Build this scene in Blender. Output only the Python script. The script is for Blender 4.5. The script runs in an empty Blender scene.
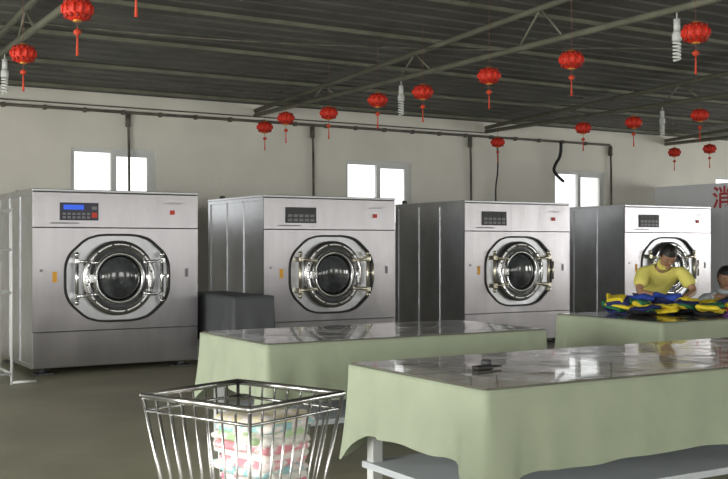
import bpy, bmesh, math, random
from mathutils import Vector, Matrix, Euler, noise
random.seed(7)
FZ=-0.06
D=bpy.data; C=bpy.context
sc=C.scene
try:
    sc.view_settings.view_transform='Standard'
    sc.view_settings.look='None'
    sc.view_settings.exposure=0.0
except Exception as e: print(e)

# ---------------- materials ----------------
def mat(name,col,rough=0.5,metal=0.0,var=0.0,scale=5.0,bump=0.0,bscale=20.0,coat=0.0,emis=None,estr=0,spec=0.5,stretch=None,rvar=0.0,sheen=0.0,bdist=0.02,brushed=0.0,col2=None):
    m=D.materials.new(name); m.use_nodes=True
    nt=m.node_tree; b=nt.nodes['Principled BSDF']
    b.inputs['Base Color'].default_value=(*col,1); b.inputs['Roughness'].default_value=rough
    b.inputs['Metallic'].default_value=metal
    b.inputs['Specular IOR Level'].default_value=spec
    b.inputs['Coat Weight'].default_value=coat
    b.inputs['Sheen Weight'].default_value=sheen
    if emis: 
        b.inputs['Emission Color'].default_value=(*emis,1); b.inputs['Emission Strength'].default_value=estr
    if var>0 or bump>0 or rvar>0:
        tc=nt.nodes.new('ShaderNodeTexCoord'); mp=nt.nodes.new('ShaderNodeMapping')
        nt.links.new(tc.outputs['Object'],mp.inputs['Vector'])
        if stretch: mp.inputs['Scale'].default_value=stretch
    if var>0 or rvar>0:
        n=nt.nodes.new('ShaderNodeTexNoise'); n.inputs['Scale'].default_value=scale; n.inputs['Detail'].default_value=6
        nt.links.new(mp.outputs[0],n.inputs['Vector'])
    if var>0:
        r=nt.nodes.new('ShaderNodeValToRGB')
        r.color_ramp.elements[0].position=0.3; r.color_ramp.elements[1].position=0.7
        r.color_ramp.elements[0].color=(*[max(0,c*(1-var)) for c in col],1)
        r.color_ramp.elements[1].color=(*[min(1,c*(1+var)) for c in col],1)
        if col2:
            r.color_ramp.elements[0].color=(*col,1); r.color_ramp.elements[1].color=(*col2,1)
            r.color_ramp.elements[0].position=.46; r.color_ramp.elements[1].position=.54
        nt.links.new(n.outputs['Fac'],r.inputs[0]); nt.links.new(r.outputs[0],b.inputs['Base Color'])
    if rvar>0:
        mr=nt.nodes.new('ShaderNodeMapRange'); mr.inputs['To Min'].default_value=rough-rvar; mr.inputs['To Max'].default_value=rough+rvar
        nt.links.new(n.outputs['Fac'],mr.inputs['Value']); nt.links.new(mr.outputs[0],b.inputs['Roughness'])
    if bump>0:
        n2=nt.nodes.new('ShaderNodeTexNoise'); n2.inputs['Scale'].default_value=bscale; n2.inputs['Detail'].default_value=2
        nt.links.new(mp.outputs[0],n2.inputs['Vector'])
        bp=nt.nodes.new('ShaderNodeBump'); bp.inputs['Strength'].default_value=bump; bp.inputs['Distance'].default_value=bdist
        nt.links.new(n2.outputs['Fac'],bp.inputs['Height']); last=bp
        if brushed>0:
            m2=nt.nodes.new('ShaderNodeMapping'); m2.inputs['Scale'].default_value=(1,1,.02); nt.links.new(tc.outputs['Object'],m2.inputs['Vector'])
            n3=nt.nodes.new('ShaderNodeTexNoise'); n3.inputs['Scale'].default_value=22; n3.inputs['Detail'].default_value=5; n3.inputs['Roughness'].default_value=.7
            nt.links.new(m2.outputs[0],n3.inputs['Vector'])
            b2=nt.nodes.new('ShaderNodeBump'); b2.inputs['Strength'].default_value=brushed; b2.inputs['Distance'].default_value=.01
            nt.links.new(n3.outputs['Fac'],b2.inputs['Height']); nt.links.new(bp.outputs[0],b2.inputs['Normal']); last=b2
        nt.links.new(last.outputs[0],b.inputs['Normal'])
    return m

M={}
M['wall']=mat('wall_paint',(0.84,0.82,0.75),0.75,var=0.06,scale=1.2,bump=0.15,bscale=12)
M['floor']=mat('concrete',(0.31,0.30,0.215),0.45,var=0.25,scale=0.9,bump=0.1,bscale=6,rvar=0.1)
M['roof']=mat('roof_sheet',(0.115,0.115,0.105),0.6,var=0.25,scale=1.5)
M['truss']=mat('truss_paint',(0.18,0.185,0.14),0.55,var=0.2,scale=4)
M['steel']=mat('stainless',(0.40,0.385,0.405),0.30,1.0,var=0.10,scale=2,bump=0.22,bscale=1.1,rvar=0.05,stretch=(1.8,1,0.5),bdist=.06,brushed=.16)
M['steel'].node_tree.nodes['Principled BSDF'].inputs['Anisotropic'].default_value=.5
M['steel_side']=mat('stainless_side',(0.62,0.63,0.66),0.36,1.0,var=0.10,scale=3,bump=0.2,bscale=2,rvar=0.05,bdist=.03,brushed=.1)
M['steel_ring']=mat('stainless_ring',(0.60,0.60,0.61),0.22,1.0)
M['chrome']=mat('chrome',(0.75,0.75,0.77),0.15,1.0)
M['chrome2']=mat('wire_chrome',(0.52,0.52,0.52),0.24,1.0)
M['brass']=mat('latch_metal',(0.66,0.62,0.50),0.3,1.0)
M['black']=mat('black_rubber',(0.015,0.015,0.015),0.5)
M['darkgrey']=mat('dark_grey',(0.06,0.062,0.068),0.5)
M['grey']=mat('grey_print',(0.22,0.22,0.24),0.4)
M['glass']=mat('door_glass',(0.05,0.055,0.06),0.10,0.0,coat=.7,var=.5,scale=7)
M['lcd']=mat('lcd',(0.02,0.05,0.4),0.3,emis=(0.03,0.15,0.9),estr=0.6)
M['panel']=mat('control_panel',(0.03,0.03,0.06),0.3)
M['red']=mat('red_plastic',(0.65,0.06,0.03),0.4)
M['orange']=mat('orange_label',(0.8,0.4,0.05),0.5)
M['white']=mat('white_paint',(0.72,0.74,0.74),0.5,var=0.05,scale=4)
M['shelf']=mat('shelf_white',(0.58,0.62,0.66),0.5,var=0.06,scale=3)
M['cloth']=mat('sage_cloth',(0.36,0.41,0.30),0.8,var=0.06,scale=4,bump=0.3,bscale=9,sheen=0.08)
M['tabletop']=mat('plastic_sheet',(0.18,0.17,0.14),0.12,0.0,var=0.35,scale=2.5,bump=0.5,bscale=3.5,coat=0.5,spec=0.6,bdist=.03)
M['lantern']=mat('lantern_red',(0.70,0.035,0.015),0.55,var=0.2,scale=30)
M['lantern_dk']=mat('lantern_dark',(0.35,0.02,0.01),0.6)
M['gold']=mat('gold_trim',(0.7,0.35,0.08),0.4,0.5)
M['tassel']=mat('tassel',(0.65,0.07,0.03),0.7)
M['string']=mat('string',(0.25,0.1,0.08),0.8)
M['cable']=mat('cable',(0.02,0.02,0.02),0.6)
M['conduit']=mat('conduit',(0.13,0.12,0.10),0.6,var=0.4,scale=6)
M['bulb']=mat('cfl_glass',(0.85,0.87,0.85),0.3)
M['skin']=mat('skin',(0.42,0.24,0.15),0.55,var=0.05,scale=10)
M['hair']=mat('hair',(0.012,0.010,0.009),0.45,bump=0.4,bscale=60)
M['yellow']=mat('yellow_shirt',(0.85,0.78,0.20),0.8,bump=0.5,bscale=12)
M['paleblue']=mat('pale_shirt',(0.62,0.68,0.74),0.8,bump=0.3,bscale=14)
M['pants']=mat('trousers',(0.05,0.055,0.08),0.8)
M['eye']=mat('eye_white',(0.8,0.8,0.78),0.3)
M['lip']=mat('lip',(0.33,0.12,0.09),0.5)
M['signred']=mat('sign_red',(0.62,0.05,0.05),0.5)
M['greycloth']=mat('grey_cloth',(0.10,0.105,0.115),0.7,bump=0.2,bscale=8)
M['outside']=mat('outside_ground',(0.45,0.45,0.40),0.9,var=0.1)
M['stool']=mat('stool_plastic',(0.1,0.2,0.4),0.4)
def cl(name,c): 
    past=name in('f_pink','f_aqua','f_pgreen','f_lilac','f_rose','f_sky','f_cream')
    M[name]=mat('fabric_'+name,c,0.85,bump=0.4,bscale=25,var=0.2,scale=24 if past else 18,col2=(.88,.82,.80) if past else None); return M[name]
for n,c in dict(f_yellow=(0.85,0.66,0.04),f_navy=(0.02,0.03,0.14),f_blue=(0.04,0.10,0.55),f_black=(0.015,0.015,0.02),f_red=(0.6,0.04,0.05),
  f_purple=(0.25,0.08,0.35),f_green=(0.03,0.18,0.08),f_white=(0.75,0.77,0.8),f_pink=(0.88,0.38,0.45),f_pwhite=(0.88,0.83,0.79),
  f_aqua=(0.38,0.66,0.70),f_pgreen=(0.50,0.68,0.40),f_cream=(0.85,0.78,0.52),f_lilac=(0.56,0.44,0.70),f_rose=(0.78,0.26,0.36),f_sky=(0.38,0.56,0.80)).items(): cl(n,c)

# ---------------- helpers ----------------
def empty(name,loc=(0,0,0),rz=0,parent=None):
    e=D.objects.new(name,None); e.location=loc; e.rotation_euler=(0,0,rz); e.empty_display_size=0.2
    C.collection.objects.link(e)
    if parent: e.parent=parent
    return e
def link(name,me,mats,parent=None,smooth=False,loc=None):
    o=D.objects.new(name,me); C.collection.objects.link(o)
    for m in (mats if isinstance(mats,(list,tuple)) else [mats]): me.materials.append(m)
    if smooth:
        for p in me.polygons: p.use_smooth=True
    if parent: o.parent=parent
    if loc: o.location=loc
    return o
class B:
    def __init__(s): s.bm=bmesh.new()
    def box(s,x0,x1,y0,y1,z0,z1,mi=0,bev=0):
        r=bmesh.ops.create_cube(s.bm,size=1)
        vs=r['verts']
        for v in vs: v.co=Vector((x0+(v.co.x+.5)*(x1-x0), y0+(v.co.y+.5)*(y1-y0), z0+(v.co.z+.5)*(z1-z0)))
        fs=set(f for v in vs for f in v.link_faces)
        for f in fs: f.material_index=mi
        if bev>0:
            es=list(set(e for v in vs for e in v.link_edges))
            r=bmesh.ops.bevel(s.bm,geom=es,offset=bev,segments=2,affect='EDGES',profile=0.6)
            for f in r['faces']: f.material_index=mi
        return s
    def rod(s,a,b,r,n=10,mi=0,r2=None):
        a=Vector(a); b=Vector(b); d=b-a; L=d.length
        if L<1e-6: return s
        q=d.to_track_quat('Z','Y').to_matrix().to_4x4()
        res=bmesh.ops.create_cone(s.bm,cap_ends=True,segments=n,radius1=r,radius2=r if r2 is None else r2,depth=L,matrix=Matrix.Translation((a+b)/2)@q)
        for f in set(f for v in res['verts'] for f in v.link_faces): f.material_index=mi; f.smooth=len(f.verts)==4
        return s
    def poly(s,pts,r,n=8,mi=0):
        for i in range(len(pts)-1): s.rod(pts[i],pts[i+1],r,n,mi)
        for p in pts[1:-1]: s.ball(p,(r,r,r),mi,8,6)
        return s
    def ball(s,c,rad,mi=0,u=16,v=10,rot=None):
        m=Matrix.Translation(c)
        if rot: m=m@rot.to_matrix().to_4x4()
        m=m@Matrix.Diagonal((*rad,1))
        res=bmesh.ops.create_uvsphere(s.bm,u_segments=u,v_segments=v,radius=1,matrix=m)
        for f in set(f for vv in res['verts'] for f in vv.link_faces): f.material_index=mi; f.smooth=True
        return res['verts']
    def lathe(s,prof,c,axis='y',n=48,mi=0,mod=None):
        rings=[]
        for (r,h) in prof:
            ring=[]
            for i in range(n):
                t=2*math.pi*i/n; rr=r*(mod(t,h) if mod else 1)
                if axis=='y': p=(c[0]+rr*math.cos(t),c[1]+h,c[2]+rr*math.sin(t))
                else: p=(c[0]+rr*math.cos(t),c[1]+rr*math.sin(t),c[2]+h)
                ring.append(s.bm.verts.new(p))
            rings.append(ring)
        for a,b in zip(rings,rings[1:]):
            for i in range(n):
                f=s.bm.faces.new((a[i],a[(i+1)%n],b[(i+1)%n],b[i])); f.material_index=mi; f.smooth=True
        for ring in (rings[0],rings[-1]):
            try:
                f=s.bm.faces.new(ring); f.material_index=mi
            except: pass
        return s
    def done(s,name,mats,parent=None,loc=None,rec=True):
        if rec: bmesh.ops.recalc_face_normals(s.bm,faces=s.bm.faces)
        me=D.meshes.new(name); s.bm.to_mesh(me); s.bm.free()
        return link(name,me,mats,parent,False,loc)

# ---------------- room shell ----------------
X0,X1,Y0,Y1=-3.5,24.0,-4.5,15.0
def roofz(y): return 3.63+0.042*(15-y)
B().box(X0-.3,X1+.3,Y0-.3,Y1+.3,FZ-.15,FZ).done('floor',M['floor'])
def wall_with_openings(name,axis,pos,th,a0,a1,z0,z1,ops):
    b=B()
    def bx(p0,p1,q0,q1):
        if p1-p0<1e-4 or q1-q0<1e-4: return
        if axis=='x': b.box(p0,p1,min(pos,pos+th),max(pos,pos+th),q0,q1)
        else: b.box(min(pos,pos+th),max(pos,pos+th),p0,p1,q0,q1)
    cur=a0
    for (p0,p1,q0,q1) in sorted(ops):
        bx(cur,p0,z0,z1); bx(p0,p1,z0,q0); bx(p0,p1,q1,z1); cur=p1
    bx(cur,a1,z0,z1)
    return b.done(name,M['wall'])
backops=[(4.08,5.36,1.72,2.82),(8.66,9.98,1.72,2.82),(13.22,14.54,1.72,2.82),(17.7,19.05,1.72,2.86)]
wall_with_openings('wall_back','x',Y1,.24,X0-.24,X1+.24,FZ,3.70,backops)
southops=[(x,x+1.9,1.0,2.9) for x in (-2.6,1.0,4.6,8.2,11.8,15.4,19.0)]
wall_with_openings('wall_front','x',Y0,-.24,X0-.24,X1+.24,FZ,4.55,southops)
westops=[(-2.5,0.0,0.9,2.9),(2.0,4.6,0.9,2.9),(7.0,9.6,FZ,2.7)]
wall_with_openings('wall_left','y',X0,-.24,Y0,Y1,FZ,4.5,westops)
eastops=[(-2.5,0.0,0.9,2.9),(3,5.6,0.9,2.9),(8,10.6,0.9,2.9)]
wall_with_openings('wall_right','y',X1,.24,Y0,Y1,FZ,4.5,eastops)
wn=1
for (p0,p1,q0,q1) in backops:
    b=B(); y=Y1+.04; t=.06
    b.box(p0,p1,y,y+.07,q0,q0+t); b.box(p0,p1,y,y+.07,q1-t,q1); b.box(p0,p0+t,y,y+.07,q0+t,q1-t); b.box(p1-t,p1,y,y+.07,q0+t,q1-t)
    mx=(p0+p1)/2
    b.box(mx-.04,mx+.04,y-.01,y+.06,q0+t,q1-t)
    b.box(p1-t-.07,p1-t,y-.01,y+.03,q0+t,q1-t); b.box(mx+.04,p1-t-.07,y-.01,y+.03,q1-t-.05,q1-t)
    b.done('window_%d'%wn,M['white']); wn+=1
for (p0,p1,q0,q1) in southops:
    b=B(); y=Y0-.14; t=.05
    b.box(p0,p1,y,y+.07,q0,q0+t); b.box(p0,p1,y,y+.07,q1-t,q1)
    for xx in (p0,p0+(p1-p0)/3,p0+2*(p1-p0)/3,p1-t): b.box(xx,xx+t,y,y+.07,q0+t,q1-t)
    b.done('window_%d'%wn,M['white']); wn+=1
bm=bmesh.new(); y=Y0-.3;pitch=.30
prof=[]
while y<Y1+.3:
    for dy,dz in ((0,0),(.20,0),(.225,.035),(.275,.035)): prof.append((y+dy,roofz(y+dy)+dz))
    y+=pitch
row0=[];row1=[]
for (yy,zz) in prof:
    row0.append(bm.verts.new((X0-.3,yy,zz))); row1.append(bm.verts.new((X1+.3,yy,zz)))
for i in range(len(prof)-1): bm.faces.new((row0[i],row1[i],row1[i+1],row0[i+1]))
me=D.meshes.new('ceiling'); bm.to_mesh(me); bm.free(); co=link('ceiling',me,M['roof'])
so=co.modifiers.new('sol','SOLIDIFY'); so.thickness=.012; so.offset=1
b=B(); y=14.6
while y>Y0+.2:
    z=roofz(y); b.box(X0,X1,y-.02,y+.02,z-.045,z-.002); y-=1.5
b.done('trim_purlins',M['truss'])
for i,x in enumerate((-2.2,2.4,7.0,11.6,16.2,20.8)):
    b=B()
    zt=lambda y:roofz(y)-.10
    b.rod((x,Y1,zt(Y1)),(x,Y0,zt(Y0)),.034,10); b.rod((x,Y1,3.46),(x,Y0,3.46),.034,10)
    y=Y1-1.9
    while y>Y0+1:
        b.rod((x,y,3.46),(x,y-.35,zt(y-.35)),.011,8); b.rod((x,y-.35,zt(y-.35)),(x,y-.7,3.46),.011,8); y-=2.3
    b.done('roof_truss' if i==0 else 'roof_truss.%03d'%i,M['truss'])
b=B()
b.rod((X0+.1,Y1-.05,3.36),(14.6,Y1-.05,3.36),.022,8)
b.rod((X0+.1,Y1-.03,3.44),(11.6,Y1-.03,3.43),.010,6)
for i in range(30):
    x=-2+.57*i
    if x<14.5: b.box(x-.02,x+.02,Y1-.08,Y1-.001,3.325,3.39)
for x,zb in ((4.91,1.5),(8.0,1.6),(11.2,1.6),(14.62,1.7)):
    b.poly([(x,Y1-.05,3.36),(x+.01,Y1-.06,2.9),(x+.02,Y1-.06,zb)],.020,8)
    b.rod((x,Y1-.05,3.33),(x,Y1-.05,3.15),.04,8)
b.done('conduit_pipe',M['conduit'])
def cable(name,pts,r,m,parent=None):
    cu=D.curves.new(name,'CURVE'); cu.dimensions='3D'; cu.bevel_depth=r; cu.bevel_resolution=2
    sp=cu.splines.new('NURBS'); sp.points.add(len(pts)-1); sp.use_endpoint_u=True; sp.order_u=3
    for p,q in zip(sp.points,pts): p.co=(*q,1)
    tmp=D.objects.new(name+'_c',cu); C.collection.objects.link(tmp)
    dg=C.evaluated_depsgraph_get(); me=D.meshes.new_from_object(tmp.evaluated_get(dg)); D.objects.remove(tmp)
    me.materials.clear()
    return link(name,me,m,parent,True)
cable('power_cable',[(13.28,Y1-.12,3.36),(13.3,Y1-.12,3.1),(13.12,Y1-.12,2.9),(13.1,Y1-.12,2.75),(13.35,Y1-.12,2.6)],.03,M['cable'])
cable('power_cable.001',[(11.75,Y1-.12,3.36),(11.8,Y1-.12,2.8),(11.7,Y1-.12,2.4),(11.75,Y1-.12,1.9)],.014,M['cable'])
cable('overhead_wire',[(2.4,10.5,3.60),(3.6,9.9,3.48),(5.2,9.4,3.46),(7.0,9.2,3.56)],.009,M['conduit'])
cable('overhead_wire.001',[(7.0,9.2,3.56),(8.0,8.0,3.50),(9.6,7.4,3.50),(11.6,7.4,3.6)],.009,M['conduit'])
cable('overhead_wire.002',[(2.4,12.5,3.55),(4.0,12.4,3.42),(5.6,12.6,3.42),(7.0,13.0,3.5)],.007,M['conduit'])
cable('overhead_wire.003',[(7.0,12.0,3.55),(8.6,11.6,3.42),(10.2,11.4,3.42),(11.6,11.5,3.55)],.007,M['conduit'])
b=B(); b.box(15.9,16.0,11.3,15.0,FZ,2.54); b.box(15.87,16.03,11.28,15.0,2.54,2.57); 
b.done('wall_partition',mat('partition',(0.88,0.90,0.95),0.5,var=0.03,scale=2))
def sign_char(ch,name,y,z,size):
    cu=D.curves.new(name,'FONT'); cu.body=ch; cu.size=size; cu.align_x='CENTER'; cu.align_y='CENTER'; cu.extrude=.004; cu.offset=.006
    tmp=D.objects.new(name+'_t',cu); C.collection.objects.link(tmp)
    dg=C.evaluated_depsgraph_get(); me=D.meshes.new_from_object(tmp.evaluated_get(dg)); D.objects.remove(tmp)
    me.materials.clear()
    me.transform(Matrix(((0,0,-1,0),(-1,0,0,0),(0,1,0,0),(0,0,0,1))))
    o=link(name,me,M['signred'],sg); o.location=(15.893,y,z)
sg=empty('fire_sign_lettering')
sign_char('消','char_1',13.32,2.27,.44); sign_char('防','char_2',12.80,2.27,.44)

# ---------------- washing machines ----------------
def chaikin(pts,n=2):
    for _ in range(n):
        o=[]
        for i in range(len(pts)):
            a=pts[i]; c=pts[(i+1)%len(pts)]
            o.append((a[0]*.82+c[0]*.18,a[1]*.82+c[1]*.18)); o.append((a[0]*.18+c[0]*.82,a[1]*.18+c[1]*.82))
        pts=o
    return pts
def raypoly(pts,t):
    d=(math.cos(t),math.sin(t)); best=None
    for i in range(len(pts)):
        a=pts[i]; c=pts[(i+1)%len(pts)]
        ex,ez=c[0]-a[0],c[1]-a[1]
        den=d[0]*ez-d[1]*ex
        if abs(den)<1e-9: continue
        r=(a[0]*ez-a[1]*ex)/den; s=(a[0]*d[1]-a[1]*d[0])/den
        if r>0 and -1e-6<=s<=1+1e-6: best=r if best is None else max(best,r)
    return best
W,Dp,Hm=1.95,1.8,2.03
def washer(name,x,first=False):
    e=empty(name,(x,11.75,0))
    cx,cz=W/2,1.02
    b=B(); b.box(.012,W-.012,.03,Dp,.015,Hm-.03,0,.008)
    for sx in (0.0,W-.012):
        b.box(sx,sx+.012,.03,.10,.015,Hm-.01); b.box(sx,sx+.012,Dp-.08,Dp,.015,Hm-.01)
        b.box(sx,sx+.012,.62,.66,.06,Hm-.06); b.box(sx,sx+.012,.10,Dp-.08,.015,.06); b.box(sx,sx+.012,.10,Dp-.08,Hm-.07,Hm-.01)
        b.box(sx,sx+.012,1.16,1.20,.06,Hm-.06)
    b.done('body',M['steel_side'],e)
    b=B(); b.box(-.006,W+.006,-.005,Dp,Hm-.03,Hm,0,.006); b.box(.5,1.4,.7,1.4,Hm,Hm+.02,0,.005)
    b.rod((1.0,1.2,Hm),(1.0,1.2,Hm+.04),.15,20)
    b.done('top_cover',M['steel_side'],e)
    b=B(); b.box(0,W,0,.03,1.597,Hm-.034,0,.007); b.box(0,W,0,.03,.02,.424,0,.007); b.done('front_bands',M['steel'],e)
    b=B(); b.box(.004,W-.004,.012,.04,.40,.45); b.box(.004,W-.004,.012,.04,1.58,1.61); b.done('seams',M['black'],e)
    octo=chaikin([(-.33,.51),(-.63,.24),(-.63,-.24),(-.33,-.51),(.33,-.51),(.63,-.24),(.63,.24),(.33,.51)],2)
    rect=[(-cx,1.59-cz),(-cx,.43-cz),(cx,.43-cz),(cx,1.59-cz)]
    angs=sorted([2*math.pi*i/96 for i in range(96)]+[math.atan2(p[1],p[0])%(2*math.pi) for p in rect])
    bm=bmesh.new()
    def loop(poly,y,k=1.0,circ=None):
        out=[]
        for t in angs:
            r=circ if circ else raypoly(poly,t)*k
            out.append(bm.verts.new((cx+r*math.cos(t),y,cz+r*math.sin(t))))
        return out
    L=[loop(rect,.03),loop(rect,0),loop(octo,0),loop(octo,-.014,.992),loop(octo,-.014,.955),loop(octo,.10,.94),loop(None,.10,circ=.40)]  # black gasket rim, widened so its colour stands in for recess shadow
    for li,(a,c) in enumerate(zip(L,L[1:])):
        for i in range(len(angs)):
            j=(i+1)%len(angs)
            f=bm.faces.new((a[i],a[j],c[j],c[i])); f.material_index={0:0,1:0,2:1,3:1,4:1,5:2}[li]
    bmesh.ops.recalc_face_normals(bm,faces=bm.faces)
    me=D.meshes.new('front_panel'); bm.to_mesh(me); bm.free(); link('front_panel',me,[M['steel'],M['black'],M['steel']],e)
    b=B(); b.lathe([(.42,.105),(.42,.14),(.3,.14)],(cx,0,cz)); b.done('drum_gasket',M['black'],e)
    b=B(); b.lathe([(.41,.10),(.432,.06),(.432,-.03),(.42,-.048),(.352,-.052),(.345,-.03),(.335,.0),(.318,.0),(.312,-.02),(.30,-.058),(.265,-.064),(.255,-.04),(.25,.02)],(cx,0,cz),n=64)
    b.done('door_ring',M['steel_ring'],e)
    b=B(); b.lathe([(.252,-.02),(.235,-.05),(.19,-.075),(.12,-.09),(.04,-.095),(.001,-.095)],(cx,0,cz),n=48); b.done('door_glass',M['glass'],e)
    b=B(); b.lathe([(.342,-.012),(.342,-.004),(.312,-.004),(.312,-.012)],(cx,0,cz),n=48)
    for i in range(12):
        t=i*math.pi/6+.2; 
        b.rod((cx+.385*math.cos(t),-.046,cz+.385*math.sin(t)),(cx+.385*math.cos(t),-.062,cz+.385*math.sin(t)),.012,6)
    b.done('door_seal_bolts',M['darkgrey'],e)
    b=B()
    for s in (-1,1):
        xx=cx+s*.50
        b.rod((xx,-.07,cz-.27),(xx,-.07,cz+.27),.020,10)
        for dz in (-.2,.2):
            b.box(xx-.03,xx+.03,-.10,.10,cz+dz-.03,cz+dz+.03,0,.006)
            b.rod((xx,-.09,cz+dz),(cx+s*.29,-.09,cz+dz*.9),.017,10)
            b.ball((cx+s*.29,-.09,cz+dz*.9),(.028,.028,.028))
        for dz in (-.27,.27): b.ball((xx,-.07,cz+dz),(.03,.03,.03))
    b.rod((cx+.56,-.10,cz-.12),(cx+.56,-.10,cz+.14),.014,10); b.rod((cx+.50,-.09,cz+.02),(cx+.56,-.10,cz+.02),.014,8)
    b.done('hinge_hardware',M['brass'] if not first else M['chrome'],e)
    b=B(); b.rod((cx-.31,-.11,cz+.17),(cx-.31,-.11,cz-.17),.012,8); b.rod((cx+.31,-.11,cz+.17),(cx+.31,-.11,cz-.17),.012,8)
    b.box(cx-.36,cx-.28,-.12,-.05,cz-.05,cz+.05,0,.008)
    b.done('latch_bars',M['chrome'],e)
    b=B(); px=.30
    b.box(px,px+.44,-.012,.0,1.68,1.88,0,.004)
    if first:
        b.box(px+.04,px+.27,-.016,-.011,1.80,1.855,1)
        for i in range(6):
            for j in range(2): b.box(px+.03+i*.055,px+.065+i*.055,-.018,-.011,1.70+j*.04,1.725+j*.04,2)
        b.box(px+.36,px+.42,-.018,-.011,1.71,1.77,3); b.box(px+.36,px+.42,-.018,-.011,1.80,1.84,2)
    else:
        for i in range(5):
            for j in range(3): b.box(px+.03+i*.08,px+.09+i*.08,-.016,-.011,1.70+j*.055,1.735+j*.055,2 if j!=2 else 4)
    b.done('control_panel',[M['panel'] if first else M['darkgrey'],M['lcd'],M['grey'],M['red'],M['darkgrey']],e)
    b=B(); b.box(1.60,1.655,-.02,0,1.76,1.81,0,.004)
    b.box(.02+.06,.11+.0,-.004,0,1.10,1.13,1); b.box(W-.16,W-.12,-.003,0,1.02,1.12,1)
    b.box(.22,.27,-.004,0,.98,1.1,2)
    b.done('labels',[M['red'],M['grey'],M['orange']],e)
    b=B(); b.box(1.52,1.74,-.003,0,1.885,1.893)
    b.box(1.58,1.80,-.003,0,1.90,1.905); b.box(.20,.52,-.003,0,1.64,1.655) ; b.done('logo_script',M['grey'],e)
    b=B()
    for fx in (.15,W-.15):
        for fy in (.15,Dp-.15):
            b.box(fx-.1,fx+.1,fy-.1,fy+.1,FZ,FZ+.02); b.rod((fx,fy,FZ+.02),(fx,fy,.02),.045,12)
    b.box(.3,W-.3,.7,Dp-.2,FZ,0.02)
    b.done('feet',M['darkgrey'],e)
    b=B(); b.poly([(.3,Dp,1.5),(.3,Dp+.2,1.5),(.3,Dp+.2,2.1)],.04); b.done('supply_pipe',M['conduit'],e)
    return e
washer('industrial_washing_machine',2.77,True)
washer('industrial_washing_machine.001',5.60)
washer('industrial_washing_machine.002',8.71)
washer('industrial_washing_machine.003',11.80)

# ---------------- draped tables ----------------
def rnd_rect(w,d,r,step=.03):
    pts=[]
    def seg(a,bb,nrm):
        L=math.dist(a,bb); n=max(2,int(L/step))
        for i in range(n): t=i/n; pts.append((a[0]+(bb[0]-a[0])*t,a[1]+(bb[1]-a[1])*t,nrm[0],nrm[1]))
    def arc(c,a0):
        for i in range(5):
            t=a0+math.pi/2*i/5; pts.append((c[0]+r*math.cos(t),c[1]+r*math.sin(t),math.cos(t),math.sin(t)))
    seg((r,0),(w-r,0),(0,-1)); arc((w-r,r),-math.pi/2)
    seg((w,r),(w,d-r),(1,0)); arc((w-r,d-r),0)
    seg((w-r,d),(r,d),(0,1)); arc((r,d-r),math.pi/2)
    seg((0,d-r),(0,r),(-1,0)); arc((r,r),math.pi)
    return pts
def draped_table(name,x,y,w,d,h=.78,drop=.37,cd=.13,seed=0,ctop='tabletop',cskirt='cloth',shelf=True):
    e=empty(name,(x,y,0)); random.seed(seed)
    pts=rnd_rect(w,d,.025)
    bm=bmesh.new(); rows=[]; NR=12
    S=0; prev=pts[0]; ss=[]
    for p in pts:
        S+=math.dist(p[:2],prev[:2]); ss.append(S); prev=p
    ph=random.random()*6
    for k in range(NR+1):
        t=k/NR; row=[]
        for p,s in zip(pts,ss):
            dc=min(math.dist(p[:2],c) for c in ((0,0),(w,0),(w,d),(0,d)))
            cb=math.exp(-(dc/.12)**2)
            side=-.04 if abs(p[2])>.5 else 0.0
            dr=(drop+side+(cd-side)*cb+.005*math.sin(s*3+ph)+.004*math.sin(s*13+ph))*t
            fold=math.sin(s*9+ph+1.2*math.sin(s*2.3))*.5+.5*math.sin(s*21+2*ph)
            edge=math.exp(-((dc-.22)/.15)**2)
            out=.006+.015*t+ t*t*(.009*fold+.03*cb+.045*edge*math.sin(s*18+ph))
            out=max(out,.005)
            row.append(bm.verts.new((p[0]+p[2]*out,p[1]+p[3]*out,h-.002-dr)))
        rows.append(row)
    n=len(pts)
    for a,c in zip(rows,rows[1:]):
        for i in range(n):
            f=bm.faces.new((a[i],a[(i+1)%n],c[(i+1)%n],c[i])); f.smooth=True
    f=bm.faces.new(rows[0])
    bmesh.ops.recalc_face_normals(bm,faces=bm.faces)
    me=D.meshes.new('tablecloth'); bm.to_mesh(me); bm.free(); link('tablecloth',me,M[cskirt],e)
    b=B(); b.box(.012,w-.012,.012,d-.012,h,h+.006,0,.002); b.done('plastic_sheet',M[ctop],e)
    b=B(); b.box(.01,w-.01,.01,d-.01,h-.04,h-.006); 
    for lx in (.08,w-.13) if w<3.2 else (.08,w/2-.025,w-.13):
        for ly in (.06,d-.12): b.box(lx,lx+.06,ly,ly+.06,FZ,h-.04,0,.004)
    b.box(.1,w-.1,.07,.10,h-.12,h-.04); b.box(.1,w-.1,d-.10,d-.07,h-.12,h-.04)
    b.done('frame_legs',M['white'],e)
    if shelf:
        b=B(); b.box(.06,w-.06,.03,d-.04,.24,.275,0,.004); b.done('shelf',M['shelf'],e)
    return e
draped_table('folding_table',2.72,3.52,3.45,1.17,seed=1)
draped_table('folding_table.001',2.80,5.83,2.27,1.10,seed=4)
draped_table('folding_table.002',6.28,5.85,3.6,1.25,seed=9)
draped_table('grey_covered_bench',4.86,11.0,.52,1.5,h=.80,drop=.6,cd=.1,seed=5,ctop='greycloth',cskirt='greycloth',shelf=False)

b=B(); b.box(0,.10,0,.05,0,.02,0,.006); b.rod((.1,.02,.012),(.17,.03,.012),.006,8); b.done('stapler',M['black'],loc=(3.08,4.05,.787))
b=B(); b.lathe([(.02,0),(.028,.004),(.03,.02),(.02,.03),(.001,.03)],(0,0,0),axis='z',n=16); b.done('bottle_cap',M['darkgrey'],loc=(3.25,4.2,.787))

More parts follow.
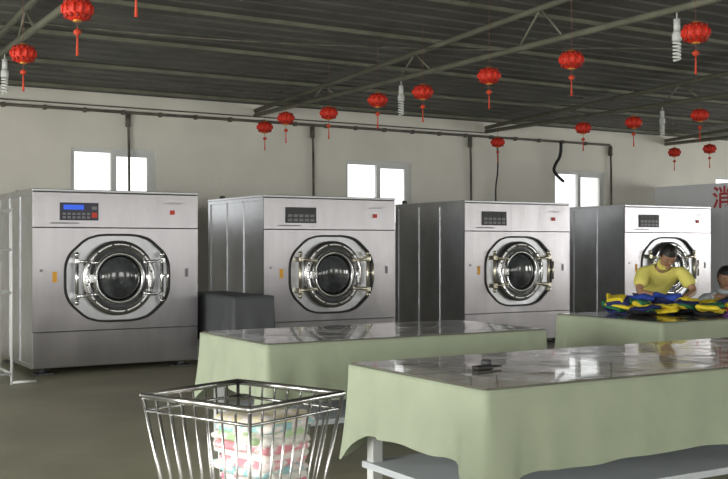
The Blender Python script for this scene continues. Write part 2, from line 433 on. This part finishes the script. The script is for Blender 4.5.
# ---------------- folded laundry ----------------
def sgnp(v,e): return math.copysign(abs(v)**e,v)
def slab(bm,c,hx,hy,hz,rz,mi,seed,e=.22,amp=1.0,tilt=0.0,zmin=None):
    nu,nv=40,12; R=Euler((tilt*math.sin(seed*5),tilt*math.cos(seed*3),rz)).to_matrix(); rings=[]
    for j in range(nv+1):
        ph=-math.pi/2+math.pi*j/nv; ring=[]
        for i in range(nu):
            th=2*math.pi*i/nu
            p=Vector((hx*sgnp(math.cos(ph),.35)*sgnp(math.cos(th),e),hy*sgnp(math.cos(ph),.35)*sgnp(math.sin(th),e),hz*sgnp(math.sin(ph),.8)))
            nz=noise.noise(Vector((p.x*11+seed,p.y*11,seed*.7)))
            nz2=noise.noise(Vector((p.x*6-seed,p.y*6,p.z*20+seed)))
            p.z+=nz*hz*1.1*amp; p.x*=1+.25*nz2*amp; p.y*=1+.25*nz*amp
            p=Vector(c)+R@p
            if zmin is not None: p.z=max(p.z,zmin)
            ring.append(bm.verts.new(p))
        rings.append(ring)
    for a,b2 in zip(rings,rings[1:]):
        for i in range(nu):
            f=bm.faces.new((a[i],a[(i+1)%nu],b2[(i+1)%nu],b2[i])); f.smooth=True; f.material_index=mi
def pile(name,loc,items,parent=None,amp=1.0,tilt=0.0,zmin=0.0):
    bm=bmesh.new(); cols=[]
    for k,(x,y,z,hx,hy,hz,rz,c) in enumerate(items):
        if c not in cols: cols.append(c)
        slab(bm,(x,y,z+hz),hx,hy,hz,rz,cols.index(c),k*3.7+loc[0],amp=amp,tilt=tilt,zmin=zmin)
    bmesh.ops.recalc_face_normals(bm,faces=bm.faces)
    me=D.meshes.new(name); bm.to_mesh(me); bm.free()
    return link(name,me,[M[c] for c in cols],parent,loc=loc)
def stack(x,y,hx,hy,cols,hz=.02,z=0,j=.05):
    out=[]
    for c in cols:
        out.append((x+random.uniform(-j,j),y+random.uniform(-j,j),z,hx*random.uniform(.7,1.15),hy*random.uniform(.7,1.15),hz*random.uniform(.8,1.3),random.uniform(-.8,.8),c)); z+=hz*1.15
    return out
random.seed(12)
zt=.789
kw=dict(amp=1.25,tilt=.14)
pile('folded_clothes_pile',(6.75,6.75,zt),stack(0,0,.13,.11,['f_navy','f_green','f_yellow','f_navy','f_yellow'],.022)+stack(.27,.05,.12,.11,['f_blue','f_navy','f_yellow','f_black','f_blue'],.022)+stack(.02,-.28,.12,.10,['f_black','f_green','f_navy'],.02)+stack(.27,-.25,.11,.10,['f_yellow','f_navy','f_yellow'],.02)+stack(.14,-.1,.12,.09,['f_navy','f_blue','f_yellow','f_green'],.022),**kw)
pile('folded_clothes_pile.001',(7.25,6.72,zt),stack(0,0,.13,.12,['f_blue','f_yellow','f_navy','f_yellow','f_blue'],.022)+stack(.02,-.27,.12,.11,['f_black','f_green','f_yellow','f_navy'],.02)+stack(.24,.02,.12,.12,['f_navy','f_yellow','f_blue','f_black'],.022)+stack(.12,-.13,.12,.10,['f_blue','f_green','f_yellow','f_yellow'],.024),**kw)
pile('folded_clothes_pile.002',(7.50,6.18,zt),stack(0,0,.14,.12,['f_purple','f_red','f_yellow','f_navy','f_yellow'],.021)+stack(.32,.08,.14,.13,['f_navy','f_purple','f_yellow','f_red','f_yellow'],.021)+stack(-.28,.02,.12,.11,['f_black','f_yellow','f_navy','f_green'],.02)+stack(.15,.33,.12,.11,['f_yellow','f_navy','f_yellow'],.022)+stack(.16,.06,.13,.10,['f_purple','f_yellow','f_red','f_black','f_yellow'],.022),**kw)
pile('folded_clothes_pile.003',(8.05,6.82,zt),stack(0,0,.14,.12,['f_purple','f_yellow','f_yellow'],.018,j=.02)+stack(-.3,.02,.12,.12,['f_yellow','f_black','f_yellow'],.017,j=.02),amp=.8)
pile('folded_clothes_pile.004',(8.35,6.35,zt),stack(0,0,.18,.14,['f_white','f_sky','f_white','f_white'],.026)+stack(.42,.05,.17,.15,['f_white','f_white','f_sky','f_white'],.028)+stack(.2,.34,.16,.12,['f_white','f_white'],.026),**kw)

# ---------------- chrome laundry trolley ----------------
tr=empty('laundry_basket_cart',(1.585,3.50,0),math.radians(21))
hw,hd=.245,.272; zr=.85; zb=.22
def cpt(sx,sy,z,off=0):
    k=(zr-z)*.15; return (sx*(hw-k+off),sy*(hd-k+off),z)
b=B()
for z,r in ((zr,.012),(zr-.055,.006),(.45,.005),(zb,.010)):
    cs=[cpt(-1,-1,z),cpt(1,-1,z),cpt(1,1,z),cpt(-1,1,z)]
    for i in range(4): b.rod(cs[i],cs[(i+1)%4],r,12); b.ball(cs[i],(r,r,r),0,12,8)
b.done('rim_rings',M['chrome2'],tr)
b=B()
n=8
for i in range(n+1):
    t=-1+2*i/n
    for sy in (-1,1): b.rod(cpt(t,sy,zr),cpt(t,sy,zb),.0042,8)
    for sx in (-1,1): b.rod(cpt(sx,t,zr),cpt(sx,t,zb),.0042,8)
for i in range(1,8):
    t=-1+2*i/8; b.rod(cpt(t,-1,zb),cpt(t,1,zb),.004,6)
for sx in (-1,1):
    for sy in (-1,1): b.rod(cpt(sx,sy,zr),cpt(sx,sy,zb),.007,10)
b.done('wire_bars',M['chrome2'],tr)
b=B()
for sx in (-1,1):
    for sy in (-1,1):
        p=cpt(sx,sy,zb); b.rod(p,(p[0],p[1],.06),.010,10)
        b.box(p[0]-.018,p[0]+.018,p[1]-.02,p[1]+.02,.0,.06); b.rod((p[0]-.012,p[1],FZ+.04),(p[0]+.012,p[1],FZ+.04),.04,18,1)
b.done('casters',[M['chrome2'],M['black']],tr)
random.seed(5)
its=[]; z=zb+.01
cols=['f_cream','f_pink','f_white','f_rose','f_pink','f_pwhite','f_cream','f_pink','f_sky','f_pwhite','f_pink','f_pwhite','f_rose','f_pwhite','f_aqua','f_pink','f_pwhite','f_pink','f_pwhite','f_pgreen','f_aqua','f_cream']
for c in cols:
    k=min(1,(z-zb)/.5)
    its.append((.052+random.uniform(-.012,.012),-.050+random.uniform(-.012,.012),z,(.095+.045*k)*random.uniform(.92,1.04),(.105+.045*k)*random.uniform(.92,1.04),.021,random.uniform(-.08,.08),c)); z+=.0245
pile('laundry_pile',(0,0,0),its,tr,amp=.6,tilt=.06,zmin=zb+.006)

# ---------------- lanterns ----------------
def lantern(name,x,y,z,s=1.0):
    e=empty(name,(x,y,z)); b=B()
    prof=[(.02,.075),(.055,.07),(.09,.045),(.108,.02),(.112,0),(.108,-.02),(.09,-.045),(.055,-.07),(.02,-.075)]
    prof=[(r*s,h*s*1.08) for r,h in prof]
    b.lathe(prof,(0,0,0),axis='z',n=48,mod=lambda t,h:1-.12*abs(math.sin(t*6)))
    for i in range(12):
        t=i*math.pi/6; b.ball((.108*s*math.cos(t),.108*s*math.sin(t),0),(.012*s,.012*s,.03*s),0,6,5)
        for hz in (.05,-.05): b.ball((.085*s*math.cos(t+.26),.085*s*math.sin(t+.26),hz*s),(.014*s,.014*s,.018*s),1,6,5)
    b.done('honeycomb_body',[M['lantern'],M['lantern_dk']],e)
    b=B(); b.lathe([(.001,.09*s),(.03*s,.088*s),(.035*s,.07*s)],(0,0,0),axis='z',n=16); b.lathe([(.035*s,-.07*s),(.03*s,-.088*s),(.001,-.09*s)],(0,0,0),axis='z',n=16); b.done('end_caps',M['gold'],e)
    top=roofz(y)-z-.01
    b=B(); b.rod((0,0,.085*s),(0,0,top),.002,6); b.rod((0,0,-.085*s),(0,0,-.16*s),.003,6); b.done('string',M['string'],e)
    b=B(); b.lathe([(.003,-.135*s),(.028*s,-.155*s),(.028*s,-.17*s),(.003,-.19*s)],(0,0,0),axis='z',n=10)
    b.lathe([(.004*s,-.19*s),(.008*s,-.21*s),(.006*s,-.22*s),(.011*s,-.33*s),(.001,-.332*s)],(0,0,0),axis='z',n=12,mod=lambda t,h:1-.15*abs(math.sin(t*5)))
    b.done('tassel',M['tassel'],e)
Ls=[(2.07,7.44),(2.14,9.41),(2.02,6.0),(6.45,13.5),(6.23,12.39),(6.46,11.63),(6.37,10.29),(6.46,9.49),(6.41,8.24),(6.5,7.14),(6.52,5.72),(10.68,13.5),(10.44,11.22),(10.55,10.34),(10.7,9.32),(14.6,13.3),(14.6,12.5)]
for i,(x,y) in enumerate(Ls):
    lantern('paper_lantern' if i==0 else 'paper_lantern.%03d'%i,x,y,3.09,1.0)
# ---------------- CFL lamps ----------------
def cfl(name,x,y,z,s=1.3):
    e=empty(name,(x,y,z)); top=3.43-z
    b=B(); b.rod((0,0,.16*s),(0,0,top),.005,6); b.rod((0,0,.09*s),(0,0,.17*s),.022*s,14); b.lathe([(.022*s,.09*s),(.032*s,.07*s),(.032*s,.03*s),(.026*s,.02*s)],(0,0,0),axis='z',n=16); b.done('holder',M['white'],e)
    pts=[]
    for i in range(81):
        t=i/80; pts.append((s*.022*math.cos(t*math.pi*11)*(1 if t<.95 else .6),s*.022*math.sin(t*math.pi*11),s*(.02-.13*t)))
    b=B(); b.poly(pts,.0075*s,6); b.done('spiral_tube',M['bulb'],e)
for i,(x,y) in enumerate(((7.0,6.35),(7.0,10.76),(2.4,11.4),(11.6,10.8))):
    cfl('spiral_bulb' if i==0 else 'spiral_bulb.%03d'%i,x,y,3.15)

# ---------------- pipe rack at left ----------------
b=B(); r=.016
for x,y in ((1.95,11.2),(2.43,11.2),(1.95,11.8),(2.43,11.8)): b.rod((x,y,FZ),(x,y,1.78),r,10)
for z in (.05,.9,1.35,1.76):
    b.rod((1.95,11.2,z),(2.43,11.2,z),r,10); b.rod((1.95,11.8,z),(2.43,11.8,z),r,10); b.rod((2.43,11.2,z),(2.43,11.8,z),r,10); b.rod((1.95,11.2,z),(1.95,11.8,z),r,10)
b.rod((2.43,11.2,-.04),(2.68,11.2,-.04),r,10)
b.done('pipe_rack',M['white'])

# ---------------- people ----------------
def skin_obj(name,verts,edges,radii,m,parent,subs=2,roots=(0,)):
    me=D.meshes.new(name); me.from_pydata([tuple(v) for v in verts],edges,[])
    o=D.objects.new(name,me); C.collection.objects.link(o); me.materials.append(m)
    md=o.modifiers.new('Skin','SKIN'); md.use_smooth_shade=True; md.branch_smoothing=.6
    for i,r in enumerate(radii):
        sv=me.skin_vertices[0].data[i]; sv.radius=r if isinstance(r,tuple) else (r,r); sv.use_root=(i in roots)
    ss=o.modifiers.new('Sub','SUBSURF'); ss.levels=subs; ss.render_levels=subs
    o.parent=parent; return o
def hand(name,wrist,dirv,up,side,parent,s=1.0,curl=.5):
    f=Vector(dirv).normalized(); u=Vector(up); u=(u-f*u.dot(f)).normalized(); r=f.cross(u)*side
    w=Vector(wrist); V=[];E=[];R=[];roots=[]
    def add(p,rad,prev=None,root=False):
        V.append(p);R.append(rad); i=len(V)-1
        if prev is not None: E.append((prev,i))
        if root: roots.append(i)
        return i
    a=add(w,(.024*s,.018*s),None,True); c=add(w+f*.045*s,(.036*s,.016*s),a); add(w+f*.085*s,(.038*s,.014*s),c)
    for k,(off,L) in enumerate(((.030,.068),(.010,.078),(-.011,.072),(-.031,.056))):
        p=w+f*.075*s+r*off*s; i=add(p,.0095*s,None,True)
        ang=.1
        for seg in (.42,.33,.25):
            ang+=curl*.55; d=f*math.cos(ang)-u*math.sin(ang)+r*off*1.5
            p=p+d.normalized()*L*seg*s*1.25; i=add(p,(.0088-.001*seg)*s,i)
    p=w+f*.025*s+r*.022*s; i=add(p,.012*s,None,True)
    p=p+(f*.6+r*.8-u*.2).normalized()*.035*s; i=add(p,.0105*s,i)
    p=p+(f*.85+r*.35-u*.4).normalized()*.028*s; i=add(p,.009*s,i)
    skin_obj(name,V,E,R,M['skin'],parent,2,roots)
def head(parent,c,pitch,yaw,long_hair=False):
    h=empty('head',c,0,parent); h.rotation_euler=(pitch,0,yaw)
    b=B(); vs=b.ball((0,0,0),(.076,.095,.115),0,32,24)
    for v in vs:
        p=v.co
        if p.z<0:
            k=-p.z/.115; p.x*=1-.28*k*k; 
            if p.y>0: p.y*=1-.35*k
            else: p.y*=1-.05*k
        if p.y<-.05: p.y=-.05+(p.y+.05)*.75
        for sx in(-1,1):
            d=(Vector((p.x-sx*.031,0,p.z-.008))).length
            if p.y<0 and d<.02: p.y+=.008*(1-d/.02)
        d=abs(p.x)
        if p.y<0 and abs(p.z-.022)<.01 and d<.055: p.y-=.004
    b.ball((0,-.086,-.018),(.014,.017,.014),0,12,8); b.ball((0,-.082,0.002),(.009,.013,.026),0,12,8)
    for sx in (-1,1):
        b.ball((sx*.031,-.069,.006),(.013,.010,.008),1,12,8); b.ball((sx*.031,-.0775,.005),(.006,.004,.006),2,10,6)
        b.ball((sx*.031,-.077,.024),(.017,.005,.0035),2,10,6)
        b.ball((sx*.031,-.071,.012),(.015,.010,.005),0,10,6)
        b.ball((sx*.076,.008,-.002),(.008,.018,.030),0,12,8)
    b.ball((0,-.077,-.050),(.024,.008,.005),3,12,6); b.ball((0,-.076,-.058),(.020,.009,.006),3,12,6)
    b.ball((0,-.062,-.092),(.028,.022,.02),0,12,8)
    b.done('face',[M['skin'],M['eye'],M['hair'],M['lip']],h)
    b=B(); vs=b.ball((0,.008,.014),(.088,.104,.118),0,32,24)
    kill=[v for v in vs if (v.co.y<-.035 and v.co.z<.048) or v.co.z<(-.10 if long_hair else -.06) or (v.co.y<.01 and v.co.z<.0)]
    bmesh.ops.delete(b.bm,geom=kill,context='VERTS')
    for v in b.bm.verts:
        n=noise.noise(v.co*60); v.co*=1+.03*n
    if long_hair:
        b.ball((0,.10,-.02),(.04,.04,.05),0,14,10); b.ball((0,.13,-.09),(.028,.028,.08),0,14,10)
    b.done('hair',M['hair'],h)
def person(name,loc,rz,J,shirt,long_hair=False,pitch=.6,yaw=0,sleeve=.8):
    e=empty(name,loc,rz)
    pel,wai,che,nb,nt=[Vector(J[k]) for k in('pelvis','waist','chest','neckb','neckt')]
    V=[pel,wai,che,nb,nt];E=[(0,1),(1,2),(2,3),(3,4)];R=[(.125,.10),(.12,.095),(.13,.095),(.055,.055),(.05,.05)]
    for s,k in ((-1,'r'),(1,'l')):
        S,El,Wr,Hi,Kn,An=[Vector(J[q+k]) for q in('sh','el','wr','hip','kn','an')]
        i=len(V); V+=[S,(S+El)/2,El,(El+Wr)/2,Wr]; E+=[(2,i),(i,i+1),(i+1,i+2),(i+2,i+3),(i+3,i+4)]; R+=[.055,.046,.038,.036,.025]
        i=len(V); V+=[Hi,(Hi+Kn)/2,Kn,(Kn*.6+An*.4),An]; E+=[(0,i),(i,i+1),(i+1,i+2),(i+2,i+3),(i+3,i+4)]; R+=[.085,.08,.055,.052,.035]
    skin_obj('body',V,E,R,M['skin'],e)
    V=[pel+(wai-pel)*.2,wai,che,che+(nb-che)*.9];E=[(0,1),(1,2),(2,3)];R=[(.165,.14),(.16,.135),(.17,.14),(.09,.09)]
    for k in 'rl':
        S=Vector(J['sh'+k]);El=Vector(J['el'+k]); i=len(V); V+=[S,S+(El-S)*sleeve*.5,S+(El-S)*sleeve]; E+=[(2,i),(i,i+1),(i+1,i+2)]; R+=[.088,.080,.076]
    skin_obj('shirt',V,E,R,shirt,e)
    b=B(); q=(nt-nb).normalized(); b.rod(nb-q*.01,nb+q*.035,.072,20,0,.062); b.done('collar',shirt,e)
    V=[pel];E=[];R=[(.145,.125)]
    for k in 'rl':
        Hi,Kn,An=[Vector(J[q+k]) for q in('hip','kn','an')]; i=len(V); V+=[Hi,(Hi+Kn)/2,Kn,An+Vector((0,0,.03))]; E+=[(0,i),(i,i+1),(i+1,i+2),(i+2,i+3)]; R+=[.10,.092,.072,.06]
    skin_obj('trousers',V,E,R,M['pants'],e)
    for k in 'rl':
        An=Vector(J['an'+k]); b=B(); b.ball((An.x,An.y-.07,.035),(.045,.13,.035),0,16,10); b.ball((An.x,An.y,.06),(.04,.05,.05),0,14,8); b.done('shoe_'+k,M['black'],e)
        Wr=Vector(J['wr'+k]);El=Vector(J['el'+k]); d=(Wr-El); d.z*=.4
        hand('hand_'+k,Wr,d,(0,0,1),-1 if k=='r' else 1,e,1.0,.45)
    head(e,J['head'],pitch,yaw,long_hair)
    return e
person('laundry_worker',(8.08,7.52,FZ),math.radians(-28),dict(pelvis=(0,.30,.90),waist=(0,.22,1.03),chest=(0,.08,1.16),neckb=(0,-.04,1.26),neckt=(0,-.10,1.295),
  shr=(-.20,.01,1.19),shl=(.20,.01,1.19),elr=(-.29,-.14,.99),ell=(.28,-.14,.99),wrr=(-.13,-.36,.94),wrl=(.10,-.36,.94),
  hipr=(-.10,.30,.85),hipl=(.10,.30,.85),knr=(-.11,.24,.48),knl=(.11,.24,.48),anr=(-.12,.30,.09),anl=(.12,.30,.09),head=(0,-.17,1.345)),M['yellow'],pitch=.7)
person('laundry_worker.001',(9.10,7.62,FZ),math.radians(-35),dict(pelvis=(0,.12,.52),waist=(0,.10,.66),chest=(0,.02,.84),neckb=(0,-.05,.97),neckt=(0,-.08,1.02),
  shr=(-.17,.0,.89),shl=(.17,.0,.89),elr=(-.25,-.14,.80),ell=(.25,-.14,.80),wrr=(-.12,-.40,.89),wrl=(.12,-.40,.89),
  hipr=(-.09,.08,.52),hipl=(.09,.08,.52),knr=(-.11,-.30,.50),knl=(.11,-.30,.50),anr=(-.11,-.28,.09),anl=(.11,-.28,.09),head=(0,-.13,1.11)),M['paleblue'],True,pitch=.35)
b=B(); b.lathe([(.001,.37),(.16,.37),(.165,.355),(.15,.34),(.001,.34)],(0,0,0),axis='z',n=28)
for t in range(4):
    a=math.pi/4+t*math.pi/2; b.rod((.11*math.cos(a),.11*math.sin(a),.345),(.16*math.cos(a),.16*math.sin(a),0),.016,8)
b.done('stool',M['stool'],loc=(9.16,7.78,FZ))

# ---------------- lights / world ----------------
w=D.worlds.new('World'); sc.world=w; w.use_nodes=True
bg=w.node_tree.nodes['Background']; bg.inputs[0].default_value=(0.96,0.98,0.97,1); bg.inputs[1].default_value=2.0
B().box(-60,80,-60,80,FZ-.4,FZ-.2).done('outside_ground',M['outside'])
def area(name,loc,rot,sx,sy,en,col=(1,.98,.95)):
    l=D.lights.new(name,'AREA'); l.shape='RECTANGLE'; l.size=sx; l.size_y=sy; l.energy=en; l.color=col
    o=D.objects.new(name,l); o.location=loc; o.rotation_euler=rot; C.collection.objects.link(o)
for i,(p0,p1,q0,q1) in enumerate(southops):
    area('window_daylight_%d'%i,((p0+p1)/2,Y0-.35,(q0+q1)/2),(math.radians(90),0,0),p1-p0,q1-q0,48,(1,.985,.93))
for i,(p0,p1,q0,q1) in enumerate(westops):
    area('side_daylight_%d'%i,(X0-.35,(p0+p1)/2,(q0+q1)/2),(math.radians(90),0,math.radians(-90)),p1-p0,q1-q0,270,(1,.985,.93))
for i,(p0,p1,q0,q1) in enumerate(eastops):
    area('east_daylight_%d'%i,(X1+.35,(p0+p1)/2,(q0+q1)/2),(math.radians(90),0,math.radians(90)),p1-p0,q1-q0,200,(1,1,.97))

# ---------------- camera ----------------
cd=D.cameras.new('Camera'); cam=D.objects.new('Camera',cd); C.collection.objects.link(cam)
cam.location=(0,0,1.4); cam.rotation_euler=(math.radians(90),0,math.radians(-31))
cd.sensor_width=36; cd.lens=1037/728*36; cd.shift_y=5.5/728; cd.clip_end=300
sc.camera=cam
